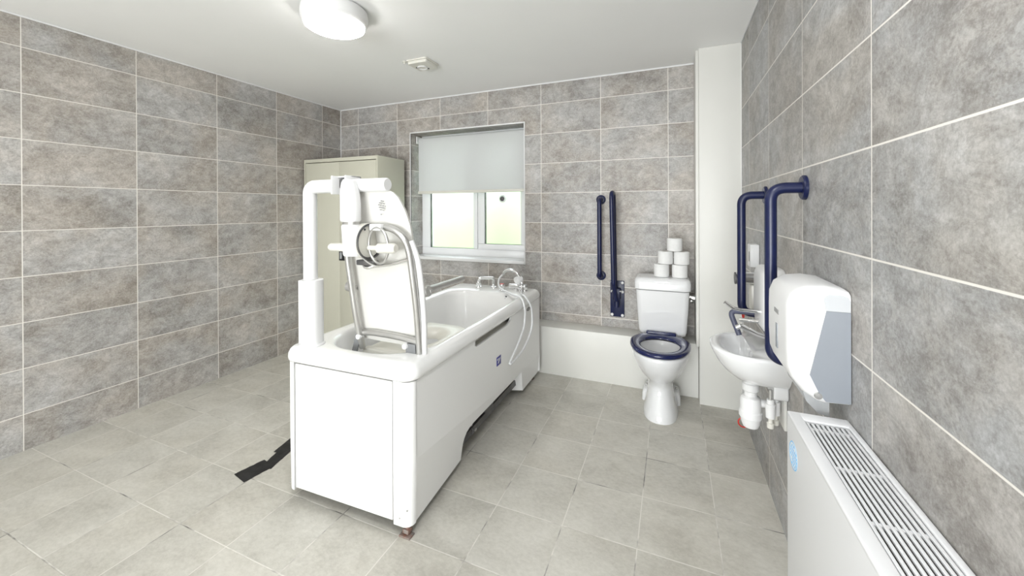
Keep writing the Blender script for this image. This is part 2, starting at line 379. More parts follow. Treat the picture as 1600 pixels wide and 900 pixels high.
hk = MB().lathe([(.016, H-.001), (.015, H-.006), (.005, H-.010), (.004, H-.020), (.0005, H-.021)], (-1.778, 2.293, 0), n=20).obj('ceiling_hook', m_cream)
tag(hk, 'tiny round hook on the ceiling beside the square vent', 'hook')

# ------------------------------------------------------------------ metal cabinet
cab = thing('metal_cabinet', 'tall cream metal cupboard in the corner behind the bath', 'cabinet', (-2.78, 2.88, 0))
ca = math.atan2(2.7-2.675, .87)
RZ = Matrix.Rotation(ca, 4, 'Z'); CO = Vector((-3.245, 2.672, 0))
def cabbox(x0, x1, y0, y1, z0, z1, name, mat, parent=None, bev=.003, **k):
    t = MB(); t.obox(CO+RZ @ Vector(((x0+x1)/2, (y0+y1)/2, (z0+z1)/2)), (x1-x0, y1-y0, z1-z0), RZ, bev); return t.obj(name, mat, parent or cab, **k)
CW, CD, CH = .862, .382, 1.783
t = MB()
for (x0, x1, y0, y1, z0, z1) in ((0, .014, 0, CD, .0, CH), (CW-.014, CW, 0, CD, .0, CH), (.014, CW-.014, CD-.01, CD, 0, CH), (.0135, CW-.0135, 0, CD-.01, CH-.032, CH), (.0135, CW-.0135, 0, CD-.01, 0, .07), (.0135, CW-.0135, .02, CD-.01, .9, .915)):
    t.obox(CO+RZ @ Vector(((x0+x1)/2, (y0+y1)/2, (z0+z1)/2)), (x1-x0, y1-y0, z1-z0), RZ, .002)
t.obj('body', m_cab, cab)
d1 = cabbox(.018, CW/2-.0006, .002, .02, .075, CH-.038, 'door', m_cab)
d2 = cabbox(CW/2+.0006, CW-.018, .002, .02, .075, CH-.038, 'door', m_cab)
cabbox(CW/2-.004, CW/2+.060, -.006, .004, .845, .935, 'handle_plate', m_black, d2)
cabbox(CW/2+.018, CW/2+.038, -.020, -.006, .86, .922, 'handle', m_grey, d2)

# ------------------------------------------------------------------ bath
NL, NR, FR, FL = (-1.632, 1.245), (-.957, 1.262), (-.963, 2.885), (-1.665, 2.885)
BW, BL = .675, 1.62
def bl2(u, v):      # metres across (0..BW) and along (0..BL) -> world
    a, b = u/BW, v/BL
    return tuple((NL[i]*(1-a)+NR[i]*a)*(1-b)+(FL[i]*(1-a)+FR[i]*a)*b for i in (0, 1))
bath = thing('assisted_bath', 'long white assisted bath with side panels in the middle of the room', 'bath', (-1.3, 2.05, 0))
ZR = .686
def ring(x0, x1, y0, y1, rad, z): return [(*bl2(u, v), z) for u, v in rrect(x0, x1, y0, y1, rad, 10)]
O = .012
def outer(o, z, r=.05): return ring(-o, BW+o, -o, BL+o, [r+o]*4, z)
IN = (.072, BW-.048, .072, 1.37)
def inner(o, z, rn=.23, rf=.13): return ring(IN[0]+o, IN[1]-o, IN[2]+o, IN[3]-o, [rn-o*.3, rn-o*.3, rf, rf], z)
rs = [outer(-.01, .622), outer(.004, .620), outer(.011, .626), outer(.014, .640), outer(.012, .656), outer(.004, .672), outer(-.008, .682), outer(-.024, ZR),
      inner(-.018, ZR), inner(-.008, ZR-.002), inner(0, ZR-.008), inner(.008, ZR-.03), inner(.03, ZR-.2), inner(.05, ZR-.33), inner(.075, ZR-.385), inner(.12, ZR-.41), inner(.2, ZR-.415)]
MB().rings(rs, caps=False).add(rs[-1], [tuple(range(len(rs[-1])))]).obj('tub', m_acryl, bath, angle=60)
# right side panel (faces the toilet) with leg cut-out, finger recess and folded-in lower part
def side(uface, sgn, name):
    """sgn=+1 right side. outline in (v, z), thin sheet"""
    p = MB(); T = .012
    upper = [(.035, .300), (.035, .6168), (.545, .6168), (.545, .588), (.56, .578), (.98, .578), (1.03, .595), (1.045, .6168), (BL, .6168), (BL, .185), (1.22, .190)]
    def sheet(pts, inset):
        A = [(*bl2(uface-sgn*inset(z, v), v), z) for v, z in pts]; B = [(*bl2(uface-sgn*(inset(z, v)+T), v), z) for v, z in pts]
        p.rings([A, B])
    sheet(upper, lambda z, v: 0)
    low = [(.035, .300), (1.22, .190), (.62, .187), (.545, .186), (.50, .181), (.475, .17), (.458, .150), (.450, .125), (.449, .095), (.452, .044), (.46, .040), (.035, .040)]
    sheet(low, lambda z, v: max(0, (.30-.09*v-z))*(.03+.13*min(1, v/.45)))
    far = [(1.22, .190), (BL, .185), (BL, .040), (1.27, .040)]
    sheet(far, lambda z, v: max(0, .187-z)*.08)
    # face of the far leg, running inwards
    q = [(uface, 1.222, .189), (uface-sgn*.011, 1.27, .040), (uface-sgn*.16, 1.215, .040), (uface-sgn*.16, 1.18, .187)]
    A = [(*bl2(u, v), z) for u, v, z in q]; B = [(*bl2(u, v+.012), z) for u, v, z in q]; p.rings([A, B])
    q = [(uface-sgn*.055, .44, .06), (uface-sgn*.12, .44, .06), (uface-sgn*.12, .44, .18), (uface-sgn*.055, .44, .18)]
    A = [(*bl2(u, v), z) for u, v, z in q]; B = [(*bl2(u, v-.01), z) for u, v, z in q]; p.rings([A, B])
    # recess floor behind the finger slot
    q = [(uface-sgn*.004, .53), (uface-sgn*.05, .53), (uface-sgn*.05, 1.06), (uface-sgn*.004, 1.06)]
    o = p.obj(name, m_panel, bath, angle=25)
    r = MB(); A = [(*bl2(u, v), .57) for u, v in q]; B = [(*bl2(u, v), .5755) for u, v in q]; r.rings([A, B])
    A = [(*bl2(u, v), z) for u, v, z in [(uface-sgn*.045, .53, .57), (uface-sgn*.045, 1.06, .57), (uface-sgn*.045, 1.06, .62), (uface-sgn*.045, .53, .62)]]
    B = [(*bl2(u, v), z) for u, v, z in [(uface-sgn*.050, .53, .57), (uface-sgn*.050, 1.06, .57), (uface-sgn*.050, 1.06, .62), (uface-sgn*.050, .53, .62)]]
    r.rings([A, B]); r.obj('finger_recess', m_cream, o)
    return o
sp = side(BW, 1, 'side_panel'); side(0, -1, 'side_panel')
# rounded corner posts at the near end
def post(u0, u1, corner):
    if corner == 'R': pts = [(u0, .0), (u1-.035, .0)]+[(u1-.035+.035*math.sin(a), .035-.035*math.cos(a)) for a in [k*PI/16 for k in range(1, 9)]]+[(u1, .045), (u1-.012, .045), (u1-.012, .035)]+[(u1-.035+.023*math.sin(a), .035-.023*math.cos(a)) for a in [k*PI/16 for k in range(7, -1, -1)]]+[(u0, .012)]
    p = MB()
    return [[(*bl2(u if corner == 'R' else BW-u, v), z) for u, v in pts] for z in (.05, .6168)]
def cpost(mirror):
    u0, u1, r = BW-.085, BW, .035
    pts = [(u0, 0), (u1-r, 0)]+[(u1-r+r*math.sin(k*PI/16), r-r*math.cos(k*PI/16)) for k in range(1, 9)]+[(u1, .040), (u1-.012, .040), (u1-.012, r)]
    pts += [(u1-r+(r-.012)*math.sin(k*PI/16), r-(r-.012)*math.cos(k*PI/16)) for k in range(7, -1, -1)]+[(u0, .012)]
    if mirror: pts = [(.55*(BW-u) if BW-u > .05 else BW-u, v) for u, v in pts][::-1]
    rs = []
    for z in (.040, .30, .6168):
        rs.append([(*bl2(u-((1 if not mirror else -1)*.006 if z < .1 and abs(u-(0 if mirror else BW)) < .03 else 0), v), z) for u, v in pts])
    return MB().rings(rs).obj('corner_post', m_panel, bath, angle=50)
cpost(False); cpost(True)
pts = [(.0535, .052), (BW-.0915, .052), (BW-.0915, .612), (.0535, .612)]
A = [(*bl2(u, .002), z) for u, z in pts]; B = [(*bl2(u, .022), z) for u, z in pts]
MB().rings([A, B]).obj('end_panel', m_panel, bath, bevel=.002)
A = [(*bl2(u, BL-.012), z) for u, z in [(0, .05), (BW, .05), (BW, .6168), (0, .6168)]]; B = [(*bl2(u, BL), z) for u, z in [(0, .05), (BW, .05), (BW, .6168), (0, .6168)]]
MB().rings([A, B]).obj('end_panel', m_panel, bath)
# screws on the corner post
for u, z in ((BW-.055, .072), (BW-.02, .11), (.02, .07)):
    p = bl2(u, 0); MB().lathe([(.0035, -.002), (.003, -.0045), (.0005, -.005)], (p[0], p[1]+.003, z), 'Y', 10).obj('screw', m_alu, bath)
# inner steel frame with feet, plus dark strips shading the end seams
fr = MB()
for u in (.07, BW-.07):
    a = bl2(u, .06); b = bl2(u, BL-.06); fr.obox(((a[0]+b[0])/2, (a[1]+b[1])/2, .10), (.04, BL-.12, .04), Matrix.Rotation(math.atan2(a[0]-b[0], b[1]-a[1]), 4, 'Z'))
for u in (.052, BW-.088):  # dark uprights put behind the end panel seams to paint their shade
    a = bl2(u, .03); fr.box(a[0]-.012, a[0]+.012, a[1]-.006, a[1]+.004, .06, .60)
fr.obj('chassis_seam_shade', m_dgrey, bath)
for u, v in ((.09, .09), (BW-.03, .008), (.05, BL-.07), (BW-.05, BL-.07)):
    p = bl2(u, v)
    MB().box(p[0]-.028, p[0]+.024, p[1]-.012, p[1]+.022, .0, .007, .001).tube([(p[0], p[1]+.01, .006), (p[0], p[1]+.01, .11)], .010, 12).box(p[0]-.014, p[0]+.014, p[1]-.006, p[1]+.022, .014, .03, .002).obj('foot', m_rust, bath)
dp = MB().tube(fillet([(-1.12, 2.1, .24), (-1.12, 2.1, .11), (-1.06, 1.98, .10), (-1.02, 1.86, .10)], .03), .022, 14).box(-1.07, -1.0, 2.02, 2.12, .12, .18, .008)
dp.obj('waste_pipe', m_dgrey, bath)
MB().tube([(-1.03, 1.88, .2), (-1.03, 1.88, .10)], .012, 10).tube([(-1.05, 1.88, .105), (-.995, 1.88, .105)], .009, 10).obj('drain_valve', m_alu, bath)
# badge and maker's plate on the long side
def onside(v, z): return (bl2(BW, v)[0], bl2(BW, v)[1], z)
p = onside(.842, .405); bd = MB().box(p[0]-.001, p[0]+.002, p[1]-.030, p[1]+.030, p[2]-.026, p[2]+.026, .0008).obj('badge', m_navp, bath)
t = MB(); x = p[0]+.002
t.prism([(p[1]-.018, p[2]-.012), (p[1]-.006, p[2]-.012), (p[1]+.020, p[2]+.014), (p[1]+.010, p[2]+.014)], 'X', x, x+.0008).prism([(p[1]-.022, p[2]+.004), (p[1]-.004, p[2]+.016), (p[1]-.012, p[2]+.018), (p[1]-.024, p[2]+.014)], 'X', x, x+.0008)
t.obj('badge_mark', m_white, bd)
p = onside(1.36, .588)
mp_ = MB().lathe([(.034, -.001), (.034, .002), (.032, .003), (.0005, .003)], p, 'X', 28, sx=1, sy=.34).obj('name_plate', m_dgrey, bath)
t = MB()
for k in range(7): t.box(p[0]+.003, p[0]+.0036, p[1]-.022+k*.0066, p[1]-.018+k*.0066, p[2]-.004, p[2]+.004)
t.obj('plate_lettering', m_alu, mp_)
# taps and controls on the far deck
def knob(name, u, v, r, h, cap, capmat, lab=None):
    q = bl2(u, v); o = MB().lathe([(r*1.15, ZR-.002), (r*1.1, ZR+.006), (r*.8, ZR+.010), (r*.85, ZR+.018), (r, ZR+.022), (r, ZR+h-.004), (r*.9, ZR+h)], (q[0], q[1], 0), n=20).obj(name, m_chrome, bath)
    MB().lathe([(r*.82, ZR+h-.001), (r*.7, ZR+h+.003), (.0005, ZR+h+.004)], (q[0], q[1], 0), n=16).obj('cap', capmat, o)
    return o
knob('tap_knob', .22, 1.505, .021, .05, 1, m_grey)
q = bl2(.335, 1.53); sp2 = MB().tube(fillet([(q[0], q[1], ZR), (q[0], q[1], ZR+.075), (q[0]-.09, q[1]-.06, ZR+.078), (q[0]-.10, q[1]-.07, ZR+.055)], .02), .012, 14).lathe([(.022, ZR-.002), (.020, ZR+.008), (.012, ZR+.012)], (q[0], q[1], 0), n=20)
sp2.obj('bath_spout', m_chrome, bath)
knob('tap_knob', .43, 1.47, .021, .045, 1, m_red)
knob('tap_knob', .60, 1.50, .021, .045, 1, m_grey)
q = bl2(.525, 1.505); mx = MB().box(q[0]-.055, q[0]+.055, q[1]-.022, q[1]+.022, ZR+.012, ZR+.046, .012, 3).lathe([(.02, ZR-.002), (.02, ZR+.014)], (q[0], q[1], 0)).obj('mixer_body', m_chrome, bath)
q = bl2(.535, 1.36); ov = MB().lathe([(.030, 0), (.030, -.006), (.026, -.010), (.0005, -.010)], (q[0]-.02, q[1]+.012, ZR-.035), 'Y', 24).obj('overflow_cover', m_white, bath)
for dz, dx in ((.012, -.008), (-.004, -.014), (-.008, .012)): MB().lathe([(.006, 0), (.005, -.002), (.0005, -.0022)], (q[0]-.02+dx, q[1]+.002, ZR-.035+dz), 'Y', 12).obj('overflow_hole', m_black, ov)

# hand shower
sh = thing('hand_shower', 'white hand shower in a chrome holder on the far end of the bath', 'shower', (-1.09, 2.76, ZR))
HS = Vector((-1.06, 2.745, ZR+.001))
MB().lathe([(.018, 0), (.016, .01), (.011, .018), (.011, .05)], HS, n=20).box(HS.x-.012, HS.x+.012, HS.y-.016, HS.y+.016, HS.z+.045, HS.z+.072, .005).obj('holder', m_chrome, sh)
MB().tube(smoothpath([(-1.215, 2.75, .80), (-1.195, 2.75, .825), (-1.155, 2.75, .838), (-1.11, 2.75, .826), (-1.078, 2.75, .79)], 6), [.009+.004*min(i, 12)/12 for i in range(25)], 14).obj('handle', m_chrome, sh)
hd = MB(); M = Matrix.Rotation(math.radians(35), 4, 'Y'); t = bmesh.new()
bmesh.ops.create_cone(t, segments=28, radius1=.042, radius2=.022, depth=.04, cap_ends=True); bmesh.ops.bevel(t, geom=t.edges[:], offset=.003, segments=2, affect='EDGES')
hd.merge(t, Matrix.Translation((-1.078, 2.75, .772)) @ M @ Matrix.Rotation(.4, 4, 'X')); hd.obj('spray_head', m_white, sh)
hose = smoothpath([(-1.212, 2.75, .805), (-1.245, 2.745, .765), (-1.235, 2.72, .715), (-1.13, 2.60, ZR+.022), (-1.02, 2.52, ZR+.016), (-.955, 2.47, .700), (-.928, 2.46, .64), (-.93, 2.47, .57), (-.93, 2.44, .50), (-.932, 2.33, .42), (-.935, 2.23, .365), (-.93, 2.21, .352), (-.925, 2.25, .352), (-.92, 2.42, .38), (-.915, 2.55, .46), (-.912, 2.565, .56), (-.915, 2.54, .64), (-.95, 2.52, .703), (-.995, 2.58, ZR+.014), (-1.04, 2.69, ZR+.02), (-1.08, 2.74, ZR+.018)], 7)
MB().tube(hose, .0072, 10).obj('hose', m_rubber, sh)

# ------------------------------------------------------------------ hoist
ho = thing('bath_hoist', 'white tubular hoist post and arm standing on the bath rim', 'hoist', (-1.54, 1.305, ZR))
hx, hy = -1.540, 1.306
p = MB().prism(rrect(hx-.045, hx+.045, hy-.045, hy+.045, .036, 6), 'Z', ZR-.001, .985).prism(rrect(hx-.072, hx-.040, hy-.018, hy+.018, .010, 5), 'Z', ZR-.001, .978)
p.lathe([(.056, ZR-.001), (.055, ZR+.006), (.045, ZR+.012)], (hx, hy, 0)).obj('sleeve', m_white, ho, bevel=.003)
pp = fillet([(hx-.008, hy, .90), (hx-.008, hy, 1.41), (-1.36, hy-.006, 1.410)], .035, 8)
MB().tube(pp, .0305, 24).obj('post', m_white, ho)
MB().tube([(-1.288, hy-.006, 1.410), (-1.12, hy-.006, 1.409), (-1.102, hy-.006, 1.409), (-1.096, hy-.006, 1.409)], [.0285, .0285, .0285, .024], 24).obj('arm', m_white, ho)
bk = MB(); ay = hy-.006
bk.box(-1.366, -1.362+.004, ay-.045, ay+.045, 1.372, 1.452, .002).box(-1.288, -1.282, ay-.045, ay+.045, 1.372, 1.452, .002).box(-1.366, -1.282, ay+.038, ay+.045, 1.372, 1.452, .002).box(-1.366, -1.282, ay-.012, ay+.045, 1.446, 1.452, .002)
bk.obj('bracket', m_white, ho)
MB().box(-1.36, -1.29, ay-.005, ay+.03, 1.40, 1.438, .003).obj('bracket_core', m_dgrey, ho)
hg = MB(); gy = 1.258
def secs(L): return [[(gx+dx*w+o, gy+dy*dd+oy, z) for dx, dy in rrect(-.5, .5, -.5, .5, .42, 6)] for (gx, w, dd, z, o, oy) in L]
hg.rings(secs([(-1.262, .045, .05, 1.432, 0, 0), (-1.262, .062, .060, 1.418, 0, 0), (-1.262, .070, .066, 1.395, 0, 0), (-1.260, .080, .07, 1.37, 0, 0), (-1.257, .084, .07, 1.33, 0, 0), (-1.257, .086, .07, 1.262, 0, 0), (-1.257, .078, .064, 1.255, 0, 0)]))
hg.bm.verts.ensure_lookup_table()
hg.obj('upper_casing', m_white, ho, angle=60)
MB().rings(secs([(-1.255, .072, .056, 1.258, 0, 0), (-1.255, .072, .056, 1.232, 0, 0)])).obj('joint', m_alu, ho)
MB().rings(secs([(-1.255, .070, .06, 1.243, 0, 0), (-1.252, .084, .068, 1.236, 0, 0), (-1.248, .084, .07, 1.20, 0, 0), (-1.243, .082, .07, 1.12, 0, .0), (-1.243, .076, .064, 1.112, 0, 0)])).obj('lower_casing', m_white, ho, angle=60)
dk = MB().lathe([(.062, -.03), (.072, -.026), (.076, -.01), (.076, .012), (.070, .018), (.0005, .02)], (-1.212, 1.30, 1.172), 'X', 36).obj('swivel_disc', m_cream, ho)
MB().lathe([(.005, 0), (.004, .003), (.0005, .004)], (-1.185, 1.262, 1.222), 'X', 12).obj('screw', m_black, dk)
MB().lathe([(.0765, -.003), (.0775, 0), (.0765, .003), (.070, .003), (.070, -.003)], (-1.191, 1.30, 1.169), 'X', 36).obj('disc_edge', m_dgrey, dk)
MB().tube(K([(-1.458, 1.335, 1.134), (-1.45, 1.335, 1.134), (-1.37, 1.34, 1.135), (-1.30, 1.34, 1.136)]), [.013, .0175, .019, .019], 18).obj('grip', m_cream, ho)
MB().tube(K([(-1.23, 1.335, 1.138), (-1.185, 1.335, 1.138)]), .011, 14).tube(K([(-1.180, 1.335, 1.138), (-1.175, 1.335, 1.138), (-1.095, 1.335, 1.14), (-1.084, 1.335, 1.14)]), [.017, .0215, .0215, .015], 18).obj('grip', m_cream, ho)

# ------------------------------------------------------------------ hoist chair
ch = thing('hoist_chair', 'white and chrome bath lift chair seen from behind, hanging from the hoist', 'chair', (-1.2, 1.6, .60))
out = [(-1.405, 1.483, 0.695), (-1.425, 1.472, 0.765), (-1.421, 1.447, 0.927), (-1.428, 1.428, 1.053), (-1.439, 1.416, 1.13), (-1.441, 1.397, 1.253), (-1.433, 1.39, 1.298), (-1.41, 1.381, 1.358), (-1.372, 1.375, 1.392), (-1.27, 1.375, 1.399), (-1.181, 1.376, 1.396), (-1.14, 1.377, 1.384), (-1.109, 1.382, 1.357), (-1.081, 1.39, 1.303), (-1.062, 1.399, 1.241), (-1.054, 1.414, 1.143), (-1.049, 1.434, 1.013), (-1.047, 1.445, 0.941), (-1.056, 1.466, 0.805), (-1.067, 1.48, 0.713)]
out = K(out)
left = sorted([p for p in out if p[0] < -1.19], key=lambda p: p[2]); rightp = sorted([p for p in out if p[0] > -1.19], key=lambda p: p[2])
def interp(L, z):
    if z <= L[0][2]: return L[0][0]
    for a, b in zip(L, L[1:]):
        if a[2] <= z <= b[2]: return a[0]+(b[0]-a[0])*(z-a[2])/max(1e-6, b[2]-a[2])
    return L[-1][0]
zs = [.705+(1.3905-.705)*(1-(1-k/26)**1.6) for k in range(27)]
vs = []; NX = 14; T = .012
for z in zs:
    a, b = interp(left, z), interp(rightp, z)
    for k in range(NX+1):
        f_ = k/NX; x = a+(b-a)*f_; y = (1.39+(1.3-((z-ZC)/.96+ZC))*.154)*.96
        vs.append((x, y-.012*(1-(2*f_-1)**2)+.006, z))
fs = [(i*(NX+1)+k, i*(NX+1)+k+1, (i+1)*(NX+1)+k+1, (i+1)*(NX+1)+k) for i in range(26) for k in range(NX)]
t = MB().add(vs, fs); bk = t.obj('backrest', m_cream, ch)
bk.data.materials.clear(); bk.data.materials.append(m_back)
m = bk.modifiers.new('solid', 'SOLIDIFY'); m.thickness = .014; m.offset = 0
m = bk.modifiers.new('bevel', 'BEVEL'); m.width = .005; m.segments = 3; m.limit_method = 'ANGLE'; m.angle_limit = 1.0
# printed label on the backrest
lp = Vector(K([(-1.187, 1.387, 1.321)])[0]); t = MB()
for i in range(9):
    for j in range(5):
        if (i-4)**2/18+(j-2)**2/6 > 1.05 or random.random() < .18: continue
        x, z = lp.x-.018+i*.0045, lp.z+.022-j*.0095-i*.0008
        t.box(x, x+.003, lp.y-.0215, lp.y-.018, z, z+.004)
t.box(lp.x-.005, lp.x, lp.y-.0215, lp.y-.018, lp.z-.038, lp.z-.034)
t.obj('printed_label', m_inkg, bk, smooth=False)
hoop = K([(-1.386, 1.470, 0.64), (-1.392, 1.441, 0.777), (-1.397, 1.416, 0.934), (-1.400, 1.393, 1.089), (-1.387, 1.381, 1.165), (-1.34, 1.372, 1.213), (-1.268, 1.371, 1.226), (-1.177, 1.371, 1.228), (-1.112, 1.372, 1.216), (-1.066, 1.378, 1.176), (-1.048, 1.388, 1.118), (-1.043, 1.403, 1.019), (-1.040, 1.425, 0.875), (-1.046, 1.455, 0.681), (-1.052, 1.460, .60)])
hoop = [(p[0], p[1]-.010, p[2]) for p in hoop]
MB().tube(smoothpath(hoop, 6), .0145, 14).obj('back_frame', m_alu, ch)
edge = K([(-1.045, 1.385, 1.17), (-1.024, 1.405, 1.08), (-1.018, 1.425, 0.94), (-1.022, 1.445, .80), (-1.028, 1.455, .70), (-1.030, 1.46, .655)])
MB().tube(smoothpath(edge, 6), .0125, 12).obj('side_tube', m_white, ch)
MB().tube(smoothpath(K([(-1.235, 1.375, 1.055), (-1.19, 1.380, 1.058), (-1.128, 1.380, 1.069), (-1.05, 1.378, 1.09)]), 5), .009, 12).tube(smoothpath(K([(-1.30, 1.375, 1.062), (-1.27, 1.365, 1.045), (-1.235, 1.375, 1.055)]), 4), .009, 12).obj('back_rail', m_chrome, ch)
rg = [(x, y, z) for x, y, z in [(-1.140-.050*math.cos(2*PI*k/32)+.004, 1.288-.006*math.sin(2*PI*k/32), 1.155+.076*math.sin(2*PI*k/32)) for k in range(32)]]
MB().tube(rg, .006, 10, closed=True).obj('release_ring', m_alu, ch)
MB().tube(smoothpath([(-1.225, 1.275, 1.15), (-1.212, 1.268, 1.115), (-1.175, 1.268, 1.085), (-1.135, 1.275, 1.068)], 6), .0035, 8).obj('release_cable', m_alu, ch)
p = K([(-1.196, 1.36, 1.228)])[0]; MB().box(p[0]-.028, p[0]+.032, p[1]-.028, p[1]-.004, p[2]-.014, p[2]+.014, .004).obj('hoop_clamp', m_white, ch)
MB().box(-1.255, -1.16, 1.285, 1.318, 1.068, 1.09, .004).obj('latch_plate', m_dgrey, ch)
cr = K([(-1.399, 1.460, 0.712), (-1.33, 1.453, .722), (-1.265, 1.45, 0.724), (-1.154, 1.453, 0.719), (-1.046, 1.455, 0.707)])
MB().tube(smoothpath(cr, 5), .0145, 14).obj('cross_tube', m_alu, ch)
for s, p in ((-1, K([(-1.400, 1.452, .700)])[0]), (1, K([(-1.118, 1.452, .688)])[0])):
    MB().lathe([(.0005, -.022), (.011, -.020), (.013, -.012), (.013, .01)], (p[0]+.012*(s < 0), p[1]-.004, p[2]), 'Y', 16).obj('bolt_cap', m_white, ch)
def strap(a, b, w):
    return MB().rings([[(p[0]-w/2, p[1]-.003, p[2]), (p[0]+w/2, p[1]-.003, p[2]), (p[0]+w/2, p[1]+.003, p[2]), (p[0]-w/2, p[1]+.003, p[2])] for p in (a, b)])
a, b = K([(-1.398, 1.445, .706), (-1.432, 1.440, .575)]); strap(a, b, .030).obj('hanger_strap', m_strap, ch)
a, b = K([(-1.092, 1.442, .700), (-1.082, 1.438, .575)]); strap(a, b, .05).obj('hanger_strap', m_strap, ch)
# seat: rounded pad with a commode opening
sx0, sx1, sy0, sy1, sz = -1.365, -1.052, 1.425, 1.93, .645
def sring(o, z, r=.07): return [(x, y, z) for x, y in rrect(sx0+o, sx1-o, sy0+o, sy1-o, [r*.6, r*.6, r, r], 8)]
def hole(rx, ry, z):
    cx, cy = (sx0+sx1)/2+.01, sy0+.27; n = 36; o = []
    for k, (x, y) in enumerate(rrect(-1, 1, -1, 1, .99, 8)): a = math.atan2(y, x); o.append((cx+rx*math.cos(a), cy+ry*math.sin(a), z))
    return o
MB().rings([hole(.07, .10, sz-.045), sring(.012, sz-.045), sring(0, sz-.036), sring(0, sz-.010), sring(.010, sz), hole(.105, .16, sz-.002), hole(.098, .15, sz-.006), hole(.075, .11, sz-.020), hole(.07, .10, sz-.045)], caps=False).obj('seat', m_cream, ch, angle=70)
MB().prism([(sx0+.02, sy0-.012), (sx1-.01, sy0-.012), (sx1-.01, sy0+.03), (sx0+.02, sy0+.03)], 'Z', sz-.055, sz+.015).obj('seat_rear_pad', m_cream, ch, bevel=.008)
# armrests
A = K([(-1.055, 1.45, .934), (-1.0, 1.452, .942)]); 
arm = MB().tube([A[0], A[1]], .022, 18).obj('arm_joint', m_alu, ch)
B = K([(-1.0, 1.49, .940), (-1.03, 1.86, .925)]); 
MB().tube([Vector(A[0])+Vector((.042, .004, .004)), (-1.004, 1.45, .949), (-1.020, 1.785, .942)], .015, 16).tube([(-1.003, 1.43, .947), (-1.005, 1.455, .948)], .021, 16).obj('armrest', m_alu, ch)
A = K([(-1.40, 1.45, .931), (-1.44, 1.45, .932)]); MB().tube([A[0], A[1]], .012, 16).tube([A[1], Vector(A[1])+Vector((-.024, 0, 0))], .023, 20).obj('arm_joint', m_alu, ch)
MB().tube([Vector(A[1])+Vector((.012, .01, 0)), Vector(A[1])+Vector((.022, .36, 0))], .014, 16).obj('armrest', m_alu, ch)

# ------------------------------------------------------------------ black tape on the floor
tp = MB()
def strip(pts):
    for (a, b, w0, w1, z) in pts:
        a, b = Vector(a), Vector(b); d = (b-a).normalized(); n_ = Vector((-d.y, d.x)); k = 8
        vs = []; 
        for i in range(k+1):
            q = a.lerp(b, i/k); w_ = (w0+(w1-w0)*i/k)/2+random.uniform(-.0015, .0015)
            for s_ in (-1, 1):
                for zz in (z, z+.0015+.001*math.sin(i*1.9)**2): vs.append((q.x+n_.x*w_*s_, q.y+n_.y*w_*s_, zz))
        tp.rings([[vs[i*4], vs[i*4+1], vs[i*4+3], vs[i*4+2]] for i in range(k+1)])
strip([((-1.955, 1.238), (-1.930, 1.372), .105, .095, .0004), ((-1.905, 1.335), (-1.955, 1.50), .062, .07, .0012), ((-1.962, 1.45), (-2.00, 1.60), .062, .055, .0021), ((-1.985, 1.59), (-1.93, 1.78), .05, .05, .003)])
tag(tp.obj('floor_tape', m_tape, smooth=False), 'crumpled strip of black tape stuck on the floor beside the bath', 'tape')

# ------------------------------------------------------------------ toilet
TX = -.078
to = thing('toilet', 'white close-coupled toilet with a navy blue open seat', 'toilet', (TX, 2.72, 0))
def ell(cx, cy, rx, ryf, ryb, z, n=40, p=2.0):
    o = []
    for k in range(n):
        a = 2*PI*k/n; ca_, sa = math.cos(a), math.sin(a); e = 2/p
        x = math.copysign(abs(ca_)**e, ca_)*rx; y = math.copysign(abs(sa)**e, sa)*(ryf if sa < 0 else ryb); o.append((cx+x, cy+y, z))
    return o
ZS = .415
T_ = [(0, .105, .200, .24, 2.4, 2.71), (.03, .104, .195, .24, 2.4, 2.71), (.06, .094, .180, .24, 2.4, 2.71), (.12, .082, .150, .235, 2.3, 2.715), (.17, .076, .125, .235, 2.2, 2.715), (.205, .080, .132, .235, 2.1, 2.715), (.235, .100, .165, .235, 2.1, 2.71), (.275, .128, .205, .235, 2.1, 2.70), (.32, .152, .238, .24, 2.1, 2.70), (.365, .168, .262, .24, 2.1, 2.70), (.395, .174, .270, .24, 2.2, 2.70), (ZS, .174, .270, .24, 2.2, 2.70)]
rs = [ell(TX, cy, rx, rf, rb, z, p=p_) for z, rx, rf, rb, p_, cy in T_]
rs += [ell(TX, 2.70, .168, .264, .235, ZS+.004, p=2.1), ell(TX, 2.68, .125, .190, .12, ZS+.002), ell(TX, 2.68, .115, .175, .11, ZS-.03), ell(TX, 2.69, .085, .125, .09, ZS-.13), ell(TX, 2.70, .04, .05, .05, ZS-.2)]
MB().rings(rs).obj('pan', m_ceram, to, angle=70)
for sgn in (-1, 1):
    MB().rings([[(TX+sgn*(.06+dx), 2.79+dy, z) for dx, dy in rrect(0, w_, 0, .135, .02, 4)] for z, w_ in ((0, .062), (.05, .060), (.075, .052), (.085, .035))]).obj('foot_flange', m_ceram, to)
for sgn in (-1, 1): MB().lathe([(.009, .084), (.008, .092), (.0005, .094)], (TX+sgn*.098, 2.86, 0), n=14).obj('floor_screw', m_alu, to)
MB().box(TX-.14, TX+.14, 2.83, 2.952, ZS-.05, ZS+.008, .012, 3).obj('cistern_shelf', m_ceram, to)
